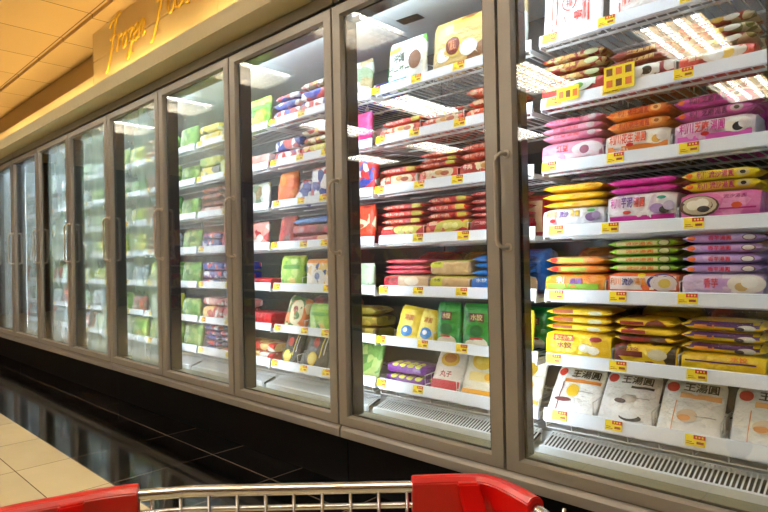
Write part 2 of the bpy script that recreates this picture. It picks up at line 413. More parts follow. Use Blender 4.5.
def shelf(k, s, divs):
    z = ZS[s] - (.034 if s < 6 else .030)
    t = thing('freezer_shelf', 'white wire shelf, %s, behind the %s' % ('topmost' if s == 0 else ('lowest' if s == 6 else ORD[s] + ' from top'), DOOR[k]), 'shelf', (GAPX(k), 0, z), 'wire shelves with white price rails inside the freezers')
    link('wire_deck', me_deck, t, (0, 0 if s < 6 else -.012, 0)); link('price_rail', me_rail7 if s == 6 else me_rail, t)
    for i, x in enumerate(TAGS.get(k, [.12, .5] if k < 7 else [.4])):
        if (k*7+s*3+i) % 11 == 5 and k > 0: continue
        yo, dz = (.2105, .003) if s < 6 else (.2015, -.003)
        o = link('price_tag', me_tag, t, (x + .012*math.sin(k*5+s*2.3+i*4), yo-.0015 if s < 6 else .197, dz), (-.16 if s < 6 else -.23, .0, 0))
    for x in divs: link('wire_divider', me_div, t, (x, 0, 0))
    if s == 6:
        b = MB()
        for i in range(9): x = .02+i*.09; b.tube([(x, .209, -.012), (x, .212, -.036), (x, .30, -.036)], .0022, 5)
        b.tube([(.022, .212, -.036), (.758, .212, -.036)], .0022, 5)
        b.build('basket_wire', M_wire, t)
    return t
DIV = {(0, 1): [.243, .444], (0, 2): [.228, .430], (0, 3): [.23, .4425], (0, 4): [.2265, .442], (0, 5): [.242, .434], (0, 6): [.177, .357, .54],
       (1, 0): [.297], (1, 1): [.256, .47], (1, 2): [.232, .435], (1, 3): [.262, .476], (1, 4): [.278, .478], (1, 5): [.298], (1, 6): [.254, .41],
       (2, 1): [.245], (2, 3): [.485], (2, 4): [.2485], (2, 5): [.262], (2, 6): [.197], (3, 6): [.1975], (3, 4): [.255]}
for k in range(9):
    for s in range(7): shelf(k, s, DIV.get((k, s), []))
# promo cards on the second shelf's rail
for x, w, h, nm in ((.290, .092, .075, 'large'), (.125, .075, .045, 'small')):
    o = MB(); o.m = 0; o.box(-w/2, w/2, -.002, 0, 0, h)
    for i in range(3):
        for j in range(2 if h > .06 else 1):
            o.m = 1 + (i+j) % 2; o.box(-w/2+.008+i*w/3.2, -w/2+.008+i*w/3.2+w*.2, -.0028, -.002, .01+j*.036, .01+j*.036+.022)
    q = o.build('promotion_card', [M_yel, flat((225, 110, 40)), flat((120, 70, 30))], None, loc=(x, .2035, 1.418), rot=(-.06, 0, 0))
    tag(q, '%s yellow promotion card clipped to the second price rail, nearest door' % nm, 'card')

# ------------------------------------------------------------------ packs
def text_geo(s, cache={}):
    if s in cache: return cache[s]
    cu = bpy.data.curves.new('t', 'FONT'); cu.body = s; cu.size = 1.; cu.resolution_u = 1; cu.offset = .022; cu.align_x = 'LEFT'
    o = bpy.data.objects.new('t', cu); C.objects.link(o)
    dg = bpy.context.evaluated_depsgraph_get(); me = bpy.data.meshes.new_from_object(o.evaluated_get(dg))
    vs_ = [tuple(v.co[:2]) for v in me.vertices]; fs = [tuple(p.vertices) for p in me.polygons]
    C.objects.unlink(o); bpy.data.objects.remove(o); bpy.data.curves.remove(cu); bpy.data.meshes.remove(me)
    x0 = min(v[0] for v in vs_); x1 = max(v[0] for v in vs_); y0 = min(v[1] for v in vs_); y1 = max(v[1] for v in vs_)
    r = ([((x-x0)/(x1-x0), (y-y0)/(y1-y0)) for x, y in vs_], fs); cache[s] = r
    return r
class Pack:
    """a sealed film bag. axis 'x': seals at left and right ends (lying pack); 'z': seals at top and bottom (standing bag)"""
    def __init__(s, w, h, d, axis='x', n=2.8, seed=0, fin=.035):
        s.w, s.h, s.d, s.axis, s.n, s.seed, s.fin = w, h, d, axis, n, seed, fin
        s.L = w if axis == 'x' else h; s.T = h if axis == 'x' else w
    def t(s, u):                      # thickness along the seal axis
        a = min(1., abs(u)/(1-s.fin))
        return max(.12, (1-a**7)**.55) if a < 1 else .12
    def tt(s, u):                     # the other cross size (kept nearly full for a standing bag)
        a = abs(u)
        if s.axis == 'x': return max(.24, s.t(u)) if s.h < .045 else .84+.16*s.t(u)
        return .93 + .07*s.t(u)
    def ty(s, u):                     # depth along the seal axis
        return .95+.05*s.t(u) if s.axis == 'x' else s.t(u)
    def wr(s, a, c):
        q = s.seed
        return .0014*math.sin(70*a+q*1.7+25*c) + .0012*math.sin(130*c+q+40*a) + .0008*math.sin(190*a+q*3)
    def front(s, x, z):
        a, c = (x, z-s.h/2) if s.axis == 'x' else (z-s.h/2, x)
        u = max(-1, min(1, a/(s.L/2))); q = min(.999, abs(c)/(s.T/2*s.tt(u)))
        return -s.d/2*s.ty(u)*(1-q**s.n)**(1/s.n) + s.wr(a, c)*s.t(u)
    def mesh(s, mats, nu=20, nt=18):
        rows = []
        us = sorted(set([-1, 1] + [(-1 + 2*i/nu)*(1-s.fin) for i in range(nu+1)]))
        for u in us:
            r = []
            for j in range(nt):
                th = 2*PI*(j+.5)/nt; ct, st = math.cos(th), math.sin(th)
                c = s.T/2*s.tt(u)*math.copysign(abs(st)**(2/s.n), st); yy = -s.d/2*s.ty(u)*math.copysign(abs(ct)**(2/s.n), ct)
                a = u*s.L/2; yy += s.wr(a, c)*s.t(u)*(1 if ct > 0 else -1)*min(1, abs(ct)*3)
                if s.axis == 'x' and abs(u) > .999: a += .0015*math.sin(j*2.5)
                r.append((a, yy, c+s.h/2) if s.axis == 'x' else (c, yy, a+s.h/2))
            rows.append(r)
        b = MB(); b.quadgrid(rows, closed=True, caps=True)
        return b.mesh('bag', mats)
    def patch(s, b, pts_fn, nu, nv, off=.0014):
        b.quadgrid([[(lambda x, z: (x, s.front(x, z)-off, z))(*pts_fn(i/nu, j/nv)) for j in range(nv+1)] for i in range(nu+1)])
    def decals(s, spec):
        """spec: list of ('rect',x0,x1,z0,z1,rgb) ('disc',x,z,rx,rz,rgb) ('text',str,x0,x1,z0,z1,rgb), in fractions"""
        out = []
        zo = .034/s.h*.9 if (s.axis == 'x' and s.h > .045) else 0.
        X = lambda f: (f-.5)*s.w; Z = lambda f: (zo+(1-zo)*f)*s.h
        lay = {}
        for i, q in enumerate(spec):
            off = .0014 + .0004*i
            kind = q[0]; col = q[-1]
            b = MB()
            if kind == 'rect':
                x0, x1, z0, z1 = q[1:5]; s.patch(b, lambda u, v: (X(x0+(x1-x0)*u), Z(z0+(z1-z0)*v)), 10, 5, off)
            elif kind == 'disc':
                cx, cz, rx, rz = q[1:5]
                s.patch(b, lambda u, v: (X(cx)+rx*v*math.cos(2*PI*u), Z(cz)+rz*v*math.sin(2*PI*u)), 16, 4, off)
            else:
                x0, x1, z0, z1 = q[2:6]; V, Fc = text_geo(q[1])
                for vx, vz in V:
                    x = X(x0+(x1-x0)*vx); z = Z(z0+(z1-z0)*vz); b.v.append((x, s.front(x, z)-off-.0006, z))
                for f in Fc: b.f.append(f); b.mi.append(0); b.smooth.append(False)
            nm = {'rect': 'printed_panel', 'disc': 'printed_picture', 'text': 'printed_title'}[kind]
            lay.setdefault((nm, col), MB())
            g = lay[(nm, col)]; base = len(g.v); g.v += b.v
            for f, sm in zip(b.f, b.smooth): g.f.append(tuple(base+a for a in f)); g.mi.append(0); g.smooth.append(sm)
        for (nm, col), g in lay.items(): out.append((nm, g.mesh(nm, flat(col), 0, True), col))
        return out
PROTO = {}
SEEN = {}
def pack(design, w, h, d, loc, label, group, axis='x', rot=(0, 0, 0), n=2.8, cat='food pack', name='frozen_food_pack', seed=0):
    key = (design, round(w, 3), round(h, 3), round(d, 3), axis)
    if key not in PROTO:
        D = DES[design]; P = Pack(w, h, d, axis, n, seed)
        PROTO[key] = (P.mesh(D['mat']), P.decals(D.get('art', []) if (axis == 'z' or h > .045) else D.get('edge', [])))
    me, dec = PROTO[key]
    o = link(name, me, None, loc, rot); tag(o, label, cat, group)
    for nm, dm, col in dec: link(nm, dm, o)
    return o
Wt, Bk, Rd, Or, Yl, Mg, Pu, Gn, Bl, Br = (245, 243, 240), (30, 26, 28), (214, 34, 30), (240, 110, 20), (250, 214, 20), (205, 20, 150), (120, 70, 160), (40, 160, 50), (30, 90, 190), (110, 60, 25)
Ln, Cr, Gy = (190, 150, 215), (245, 225, 190), (170, 165, 165)
def edge(txt, tc, pc=(235, 225, 225), pr=Bk): return [('text', txt, .20, .68, .18, .82, tc), ('disc', .10, .5, .009, .007, Or), ('disc', .80, .5, .016, .0095, pc), ('disc', .80, .5, .007, .005, pr)]
def face(txt, tc, tc2=None, ball=Bk, ground=None, gcol=None):
    a = []
    if gcol: a.append(('rect', .04, .96, .10, .32, gcol))
    a += [('disc', .80, .55, .032, .021, Wt), ('disc', .72, .50, .017, .014, (250, 236, 215)), ('disc', .80, .46, .014, .012, ball), ('disc', .88, .56, .015, .013, (238, 228, 226))]
    h = len(txt)//2
    a += [('text', txt[:2], .07, .25, .42, .90, tc), ('text', txt[2:4], .27, .45, .42, .90, tc2 or tc), ('text', txt[4:], .47, .64, .42, .90, tc), ('disc', .40, .34, .011, .006, Rd)]
    return a
DES = {
 'redgold': dict(mat=film((150, 28, 24), (196, 150, 70), (214, 200, 150), .35, 60), edge=[('text', '黑芝麻湯圓', .12, .55, .3, .72, (235, 190, 110)), ('disc', .80, .5, .024, .009, (206, 214, 170))], word='dark red gold-lettered pack'),
 'greenwhite': dict(mat=film((178, 30, 34), (225, 228, 220), (90, 160, 80), .3, 40), art=[('disc', .62, .62, .045, .024, (222, 232, 222)), ('disc', .60, .5, .018, .010, (110, 176, 70)), ('text', '湯圓', .08, .32, .5, .8, (245, 200, 90))], word='red pack with green and white picture'),
 'redbox': dict(mat=film((140, 30, 22), (170, 50, 30), None, .3, 40), edge=[('text', '黑芝麻湯圓', .28, .72, .3, .75, (240, 200, 130))], word='maroon pack with gold writing'),
 'sesame': dict(mat=film((196, 60, 50), (232, 226, 220), None, .3, 30), art=[('disc', .58, .55, .055, .026, (238, 236, 232)), ('disc', .60, .50, .016, .013, Bk), ('disc', .45, .52, .018, .014, Wt), ('rect', .80, .86, .2, .8, (150, 40, 60))], word='white and red pack showing a black filling'),
 'eggred': dict(mat=film((200, 44, 26), (222, 80, 40), None, .25, 30), art=[('disc', .62, .55, .055, .024, (240, 228, 214)), ('disc', .66, .5, .018, .014, (240, 200, 90)), ('disc', .52, .52, .02, .015, Wt), ('text', '湯圓', .14, .36, .42, .8, (245, 215, 180))], word='orange-red pack with cream dumpling picture'),
 'creamred': dict(mat=film((212, 196, 160), (170, 40, 40), (120, 120, 60), .5, 34), edge=[('disc', .72, .5, .022, .008, Wt), ('disc', .55, .5, .015, .008, (230, 190, 80))], word='cream and dark red pack'),
 'pink': dict(mat=film((232, 150, 178), (222, 120, 160), None, .3, 20), art=[('rect', .05, .95, .1, .36, (245, 205, 215)), ('disc', .76, .5, .05, .022, (236, 222, 226)), ('disc', .72, .46, .016, .014, (150, 80, 100)), ('text', '紅豆', .26, .46, .45, .82, (222, 60, 70))], edge=[('text', '紅豆湯圓', .2, .62, .3, .72, (210, 60, 90)), ('disc', .82, .5, .014, .009, (220, 200, 205))], word='pale pink pack'),
 'peanut': dict(mat=film((240, 232, 224), (245, 190, 140), None, .2, 20), art=face('利川花生湯圓', (235, 90, 25), (225, 60, 20), (216, 160, 60), gcol=(240, 140, 50)), word='white and orange peanut dumpling pack'),
 'orange': dict(mat=film((238, 116, 20), (246, 150, 50), None, .3, 18), edge=edge('利川花生湯圓', (200, 50, 20), (250, 190, 120), (180, 90, 30)), word='bright orange pack'),
 'sesamewhite': dict(mat=film((240, 226, 236), (232, 180, 216), None, .2, 20), art=face('利川芝麻湯圓', Mg, Rd, Bk, gcol=(226, 90, 190)), word='white pack with magenta and red writing'),
 'magenta': dict(mat=film((214, 60, 170), (226, 100, 190), None, .3, 18), edge=edge('利川芝麻湯圓', (120, 20, 110), (224, 200, 214), Bk), word='magenta dumpling pack'),
 'silver': dict(mat=film((218, 216, 222), (200, 196, 214), (240, 240, 240), .3, 24), art=[('text', '利川', .06, .24, .48, .84, (240, 170, 30)), ('text', '流沙', .28, .44, .46, .82, Pu), ('text', '湯圓', .46, .62, .48, .84, (240, 190, 30)), ('disc', .80, .42, .018, .014, (130, 90, 140)), ('disc', .88, .5, .014, .012, (160, 140, 180)), ('disc', .8, .78, .014, .005, Gn), ('disc', .18, .3, .012, .006, Rd)], word='silvery white pack with yellow and purple writing'),
 'yellow': dict(mat=film((250, 200, 14), (246, 180, 10), None, .3, 18), edge=[('text', '流沙', .5, .62, .35, .7, (240, 150, 10))], word='plain yellow pack'),
 'taro': dict(mat=film((242, 238, 244), (225, 205, 232), None, .2, 20), art=[('rect', .03, .97, .05, .22, (200, 30, 150)), ('text', '利川', .05, .2, .5, .85, Mg), ('text', '芋泥', .22, .38, .5, .88, Pu), ('text', '湯圓', .4, .56, .5, .85, Rd), ('disc', .30, .34, .012, .006, Rd), ('disc', .74, .42, .02, .015, (170, 140, 195)), ('disc', .84, .36, .014, .011, Bk), ('disc', .9, .5, .016, .014, (200, 185, 215)), ('disc', .8, .78, .013, .005, (30, 160, 140))], word='white taro pack with magenta edge'),
 'hotpink': dict(mat=film((222, 30, 160), (200, 20, 140), None, .3, 16), edge=[], word='glossy hot pink pack'),
 'pinkball': dict(mat=film((232, 120, 190), (240, 150, 205), None, .25, 16), art=[('disc', .24, .46, .052, .030, (96, 60, 50)), ('disc', .24, .48, .046, .026, (205, 190, 160)), ('disc', .17, .5, .018, .014, (244, 240, 225)), ('disc', .28, .56, .018, .014, (246, 242, 230)), ('disc', .3, .34, .016, .009, (70, 60, 60)), ('rect', .5, .95, .28, .34, (190, 20, 130)), ('text', '流沙湯圓', .56, .84, .68, .84, (150, 30, 110)), ('disc', .72, .42, .013, .008, (240, 90, 40))], word='pink pack with a bowl of white dumplings'),
 'yellowtxt': dict(mat=film((240, 214, 30), (246, 226, 60), None, .3, 18), edge=edge('利川流沙湯圓', (200, 60, 110), (214, 200, 150), Bk), word='lemon yellow pack with pink lettering'),
 'greenorange': dict(mat=film((240, 150, 40), (150, 200, 50), (236, 120, 30), .45, 26), art=[('rect', .03, .9, .12, .42, (150, 205, 50)), ('text', '湯圓', .42, .64, .4, .75, Pu), ('text', '利', .2, .34, .45, .85, Wt)], word='orange and lime green pack'),
 'orangelime': dict(mat=film((238, 140, 50), (240, 170, 80), None, .3, 18), edge=[('rect', .26, .68, .26, .7, (170, 205, 60)), ('disc', .15, .5, .014, .008, Rd)], word='orange pack with lime stripe'),
 'orangewhite': dict(mat=film((238, 100, 50), (240, 120, 70), None, .2, 18), art=[('rect', .03, .97, .14, .8, (244, 232, 226)), ('disc', .78, .5, .042, .026, (70, 60, 130)), ('disc', .80, .47, .038, .024, (225, 215, 215)), ('disc', .82, .46, .017, .014, (226, 200, 90)), ('text', '利川', .04, .2, .36, .72, (235, 130, 40)), ('text', '流沙', .22, .38, .34, .72, (70, 70, 150)), ('text', '湯圓', .40, .56, .36, .72, (240, 150, 30)), ('disc', .5, .86, .012, .006, Yl)], word='orange and white pack with golden ball'),
 'green': dict(mat=film((150, 205, 40), (130, 190, 30), None, .3, 18), edge=[('rect', .12, .72, .25, .75, (225, 214, 150)), ('text', '流沙湯圓', .26, .66, .28, .72, (220, 120, 30)), ('disc', .82, .5, .018, .010, (90, 90, 50)), ('disc', .82, .5, .014, .008, (200, 200, 140))], word='lime green pack'),
 'lilacface': dict(mat=film((214, 190, 226), (236, 226, 240), None, .3, 18), art=[('rect', .28, .62, .2, .75, (200, 160, 222)), ('text', '香芋', .28, .46, .3, .76, (214, 30, 60)), ('disc', .8, .5, .046, .026, (238, 232, 228)), ('disc', .74, .36, .016, .012, (215, 180, 120)), ('disc', .84, .58, .02, .016, Wt)], word='lilac pack with red writing and dumplings'),
 'lilac': dict(mat=film((196, 160, 220), (212, 184, 230), None, .3, 16), edge=[('text', '香芋湯圓', .34, .62, .25, .75, (214, 40, 80)), ('disc', .12, .5, .011, .007, Or), ('disc', .84, .5, .017, .009, (110, 80, 70)), ('disc', .84, .5, .014, .007, (235, 225, 215))], word='lilac pack'),
 'yeldump': dict(mat=film((246, 208, 16), (238, 190, 20), None, .25, 18), art=[('rect', .12, .44, .60, .86, (190, 60, 20)), ('text', '手工水餃', .14, .42, .64, .82, (250, 225, 90)), ('disc', .78, .74, .02, .008, (170, 30, 30)), ('text', '水饺', .18, .42, .30, .56, (130, 30, 10)), ('disc', .62, .36, .022, .013, (246, 240, 215)), ('disc', .74, .30, .022, .013, (240, 232, 205))], edge=[('rect', .10, .42, .4, .8, (170, 70, 20)), ('disc', .76, .5, .024, .006, (240, 232, 200))], word='yellow dumpling pack'),
 'yelmaroon': dict(mat=film((236, 196, 20), (120, 30, 20), (70, 50, 30), .38, 22), art=[('rect', .06, .46, .3, .6, (120, 30, 20)), ('text', '水饺', .1, .4, .62, .82, (130, 60, 20)), ('disc', .7, .5, .028, .016, (225, 215, 180))], edge=[('rect', .1, .5, .3, .7, (150, 30, 20))], word='yellow and maroon pack'),
 'purpleyel': dict(mat=film((240, 206, 20), (232, 190, 20), None, .2, 18), edge=[('rect', .03, .93, .46, .92, (78, 28, 96)), ('rect', .16, .40, .3, .62, (238, 150, 30)), ('disc', .78, .45, .022, .008, (224, 220, 210)), ('disc', .70, .35, .012, .006, (60, 50, 60))], art=[('rect', .05, .9, .46, .56, (90, 30, 100)), ('text', '水饺', .6, .8, .6, .9, (240, 110, 20))], word='yellow and purple striped pack'),
 # standing bags
 'whitered': dict(mat=film((240, 236, 234), (232, 224, 224), None, .3, 12), art=[('rect', .17, .20, .05, .95, (226, 90, 80)), ('rect', .78, .81, .05, .95, (226, 90, 80)), ('disc', .48, .52, .026, .026, (222, 70, 60)), ('disc', .48, .52, .021, .021, (244, 238, 234)), ('text', '福', .42, .54, .46, .58, (222, 70, 60)), ('text', '八', .32, .44, .24, .36, (222, 60, 50)), ('text', '寧', .56, .70, .24, .38, (222, 60, 50)), ('text', '利川湯圓', .23, .29, .2, .8, (226, 90, 70)), ('text', '利川湯圓', .70, .76, .2, .8, (226, 90, 70)), ('text', '八寧', .28, .45, .82, .94, (222, 60, 50)), ('text', '湯圓', .56, .74, .82, .94, (222, 60, 50))], word='white bag with red printed characters'),
 'rice0': dict(mat=film((246, 245, 243), (236, 236, 236), None, .3, 10), art=[('rect', .22, .94, .66, .73, (240, 150, 60)), ('disc', .14, .86, .016, .016, Rd), ('text', '王湯圓', .34, .90, .76, .93, Bk), ('disc', .44, .5, .022, .024, (245, 200, 30)), ('rect', .54, .84, .49, .505, Gy), ('rect', .2, .22, .1, .66, (120, 40, 50)), ('disc', .3, .3, .03, .008, (110, 40, 50))], word='white bag with yellow ball on a spoon'),
 'rice1': dict(mat=film((245, 245, 245), (236, 236, 238), None, .3, 10), art=[('disc', .14, .87, .017, .016, Rd), ('text', '王湯圓', .30, .86, .78, .94, Bk), ('rect', .5, .9, .70, .745, (50, 50, 50)), ('disc', .5, .5, .024, .014, (205, 200, 196)), ('disc', .36, .44, .018, .008, (60, 56, 66)), ('rect', .58, .86, .52, .535, Gy), ('disc', .6, .16, .034, .012, (50, 48, 52)), ('disc', .56, .2, .03, .012, (235, 235, 235))], word='white bag with black powder on a spoon'),
 'rice2': dict(mat=film((246, 245, 243), (236, 236, 236), None, .3, 10), art=[('rect', .30, .94, .66, .75, (236, 170, 100)), ('disc', .16, .84, .018, .018, Rd), ('text', '王湯圓', .34, .88, .78, .94, Bk), ('disc', .46, .36, .028, .022, (226, 206, 180)), ('disc', .42, .32, .018, .010, (220, 150, 80)), ('rect', .58, .9, .36, .375, Gy), ('rect', .25, .265, .1, .6, (230, 150, 80))], word='white bag with orange crumbs on a spoon'),
 'okinawa': dict(mat=film((236, 238, 234), (110, 180, 80), (224, 220, 200), .22, 16), art=[('rect', .0, .06, .04, .96, (60, 160, 70)), ('text', '沖縄', .2, .52, .52, .72, (40, 60, 40)), ('text', 'ゴーヤー', .08, .66, .28, .48, (30, 90, 40)), ('rect', .08, .4, .74, .84, (240, 170, 60)), ('rect', .08, .6, .1, .2, (40, 140, 200)), ('disc', .78, .5, .03, .04, (120, 76, 50))], word='white and green bag with dark writing'),
 'brownbun': dict(mat=film((206, 170, 96), (120, 76, 40), (238, 228, 206), .35, 12), art=[('rect', .45, .95, .74, .9, (222, 150, 40)), ('disc', .26, .36, .035, .03, (240, 235, 222)), ('disc', .74, .38, .038, .032, (240, 235, 222)), ('disc', .45, .48, .042, .044, (212, 186, 60)), ('disc', .45, .48, .034, .036, (110, 20, 24)), ('text', '饅頭', .37, .53, .40, .58, (220, 140, 90))], word='tan bag of white buns with a maroon seal'),
 'clearbag': dict(mat=film((190, 196, 186), (150, 130, 90), (120, 140, 110), .4, 20), word='cloudy clear bag'),
 'noodle': dict(mat=film((214, 70, 40), (228, 200, 160), (180, 40, 30), .45, 30), art=[('disc', .62, .5, .055, .022, (226, 206, 170)), ('disc', .55, .55, .02, .01, (200, 140, 70)), ('disc', .7, .45, .02, .01, (170, 80, 50)), ('text', '牛肉', .08, .28, .4, .8, (250, 220, 190))], edge=[('text', '牛肉湯麵', .15, .6, .3, .7, (250, 215, 190)), ('disc', .84, .5, .018, .008, (226, 190, 120))], word='red pack with noodle picture'),
 'red': dict(mat=film((206, 30, 30), (232, 90, 50), (170, 20, 40), .4, 34), edge=[('text', '香辣牛肉', .1, .55, .3, .72, (246, 190, 170)), ('rect', .74, .95, .2, .85, (214, 196, 80))], word='red pack with yellow end'),
 'redyel': dict(mat=film((206, 34, 30), (226, 200, 70), (236, 130, 60), .3, 34), art=[('disc', .6, .55, .065, .024, (212, 206, 90)), ('disc', .5, .5, .014, .012, (240, 234, 150)), ('disc', .62, .55, .014, .012, (236, 226, 120)), ('disc', .74, .5, .014, .012, (240, 234, 150)), ('rect', .08, .3, .6, .85, (240, 190, 160))], word='red pack with yellow-green dumplings'),
 'crimson': dict(mat=film((170, 24, 36), (190, 40, 50), None, .3, 20), art=[('rect', .06, .60, .35, .8, (140, 14, 30)), ('text', '黑椒牛肉', .1, .56, .45, .75, (235, 150, 150)), ('rect', .66, .95, .15, .85, (220, 170, 120))], edge=[('text', '黑椒牛肉', .12, .56, .3, .7, (240, 170, 160))], word='crimson pack'),
 'redtan': dict(mat=film((226, 190, 150), (236, 205, 170), None, .3, 20), art=[('rect', .0, .34, .12, .9, (190, 24, 44)), ('text', '水饺', .06, .28, .4, .75, (90, 10, 20)), ('disc', .66, .5, .04, .018, (240, 224, 196))], word='tan pack with red end panel'),
 'rosy': dict(mat=film((216, 60, 84), (226, 90, 100), None, .3, 20), edge=[], word='rosy red pack'),
 'tanyel': dict(mat=film((214, 176, 118), (226, 190, 130), None, .3, 20), art=[('rect', .0, .34, .1, .92, (214, 214, 30)), ('rect', .34, 1., .84, .94, (214, 214, 30)), ('text', '水饺', .1, .3, .5, .8, (40, 40, 20))], edge=[('rect', 0, .3, .1, .9, (214, 214, 30))], word='tan pack with yellow-green panel'),
 'bluetan': dict(mat=film((226, 196, 150), (236, 205, 170), None, .3, 20), art=[('rect', .0, .42, .1, .92, (24, 110, 200)), ('text', '水饺', .1, .34, .5, .8, (230, 240, 250))], word='tan pack with blue end panel'),
 'blue': dict(mat=film((26, 100, 180), (30, 120, 200), None, .3, 20), edge=[], word='blue pack'),
 'yelbag': dict(mat=film((240, 212, 60), (246, 226, 100), None, .3, 14), art=[('disc', .5, .34, .03, .024, (70, 140, 210)), ('disc', .45, .36, .012, .01, Wt), ('text', '湯圓', .3, .7, .62, .76, (200, 120, 20))], word='yellow bag with blue picture'),
 'greenbag': dict(mat=film((20, 140, 40), (30, 160, 50), (10, 110, 30), .35, 18), art=[('rect', .28, .72, .62, .80, (90, 40, 30)), ('text', '水饺', .32, .68, .65, .78, (240, 210, 150)), ('disc', .5, .44, .03, .022, (10, 96, 30)), ('disc', .36, .14, .034, .022, (228, 220, 196)), ('disc', .62, .18, .034, .024, (236, 228, 206)), ('rect', .3, .7, .27, .31, (200, 40, 40))], word='green dumpling bag'),
 'tray': dict(mat=film((120, 40, 150), (130, 50, 160), (200, 190, 60), .15, 26), art=[('disc', .2, .72, .018, .009, (214, 206, 80)), ('disc', .4, .72, .018, .009, (224, 214, 90)), ('disc', .6, .72, .018, .009, (206, 200, 70)), ('disc', .8, .72, .018, .009, (224, 216, 96))], word='purple tray of yellow balls'),
 'friesred': dict(mat=film((240, 234, 228), (230, 220, 214), None, .3, 12), art=[('disc', .5, .72, .045, .032, (240, 190, 60)), ('disc', .5, .74, .03, .02, (214, 130, 50)), ('rect', .03, .97, .06, .26, (206, 30, 60)), ('text', '丸子', .3, .7, .32, .46, (190, 60, 70))], word='white bag with red band and golden food'),
 'friesyel': dict(mat=film((242, 238, 224), (236, 230, 210), None, .3, 12), art=[('disc', .5, .72, .048, .036, (240, 200, 50)), ('disc', .42, .72, .018, .016, (250, 220, 90)), ('disc', .58, .74, .018, .016, (248, 214, 70)), ('rect', .03, .97, .04, .16, (238, 170, 20)), ('rect', .2, .8, .32, .5, (246, 226, 150)), ('disc', .72, .42, .014, .014, (240, 180, 40))], word='cream bag with yellow band and golden balls'),
 # third door and beyond
 'bluered': dict(mat=film((40, 60, 160), (200, 40, 40), (235, 230, 225), .5, 30), word='blue, red and white pack'),
 'redwhite': dict(mat=film((200, 40, 44), (236, 226, 218), (60, 70, 160), .45, 30), word='red and white pack'),
 'orangebag': dict(mat=film((236, 104, 26), (244, 140, 50), (220, 70, 20), .35, 18), word='orange bag'),
 'bluewhite': dict(mat=film((44, 70, 150), (236, 236, 240), (200, 60, 60), .55, 26), word='blue and white bag'),
 'darkred': dict(mat=film((150, 24, 28), (190, 40, 40), (90, 20, 20), .4, 22), word='dark red bag'),
 'pinkwhite': dict(mat=film((222, 160, 150), (236, 220, 214), (200, 60, 60), .45, 24), word='pink and white tray'),
 'redtray': dict(mat=film((196, 24, 34), (214, 50, 40), None, .3, 22), word='red tray pack'),
 'lettuce': dict(mat=film((150, 196, 60), (190, 214, 90), (100, 160, 50), .5, 24), art=[('disc', .6, .2, .03, .025, (226, 190, 90)), ('rect', .15, .85, .6, .72, (90, 160, 40))], word='leafy green bag'),
 'pizza': dict(mat=film((226, 190, 110), (236, 224, 206), (70, 90, 150), .5, 30), art=[('rect', .02, .98, .86, .96, (230, 140, 40)), ('disc', .55, .4, .045, .04, (224, 222, 220)), ('disc', .5, .45, .02, .018, (90, 110, 160))], word='box-like pack with orange top edge'),
 'ovalbag': dict(mat=film((226, 120, 50), (70, 110, 50), (235, 215, 170), .45, 26), art=[('disc', .55, .55, .05, .065, (228, 214, 170)), ('disc', .5, .62, .02, .018, (150, 50, 40)), ('disc', .6, .45, .022, .02, (90, 130, 60))], word='orange bag with oval salad picture'),
 'blackbag': dict(mat=film((26, 22, 22), (50, 44, 40), None, .3, 14), art=[('disc', .4, .24, .034, .034, (240, 200, 40)), ('disc', .4, .24, .026, .026, (250, 226, 110)), ('disc', .42, .66, .022, .024, (200, 50, 40)), ('rect', .66, .70, .3, .9, (226, 206, 90)), ('rect', .78, .82, .4, .85, (214, 214, 200))], word='black bag with yellow disc picture'),
 'brownpack': dict(mat=film((150, 66, 36), (186, 110, 70), (100, 40, 24), .45, 30), word='reddish brown pack'),
 'yelblack': dict(mat=film((236, 206, 30), (60, 50, 30), (230, 226, 190), .35, 26), word='yellow pack with dark markings'),
 'navy': dict(mat=film((30, 56, 150), (214, 40, 60), (226, 226, 230), .3, 34), word='navy blue pack'),
 'magbag': dict(mat=film((206, 26, 120), (230, 80, 150), None, .3, 18), word='magenta bag'),
 'redbun': dict(mat=film((196, 40, 34), (236, 200, 130), (236, 230, 220), .45, 22), word='red pack with cream rounds'),
 'greenveg': dict(mat=film((110, 160, 70), (170, 190, 110), (70, 120, 50), .5, 26), word='leafy green vegetable bag'),
 'palegreen': dict(mat=film((180, 204, 170), (214, 224, 206), (120, 170, 110), .5, 22), word='pale green bag'),
 'yelgreen': dict(mat=film((196, 200, 60), (130, 170, 60), (226, 220, 130), .5, 22), word='yellow-green bag'),
 'greyblue': dict(mat=film((150, 166, 176), (200, 210, 214), (110, 120, 130), .5, 22), word='grey blue bag'),
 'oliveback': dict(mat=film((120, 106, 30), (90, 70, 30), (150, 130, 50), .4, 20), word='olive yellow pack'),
}
rnd = random.Random(4)
PILE = ['left', 'middle', 'right', 'fourth', 'fifth', 'sixth']
NUM = ['lowest', 'second', 'third', 'fourth', 'fifth', 'sixth']
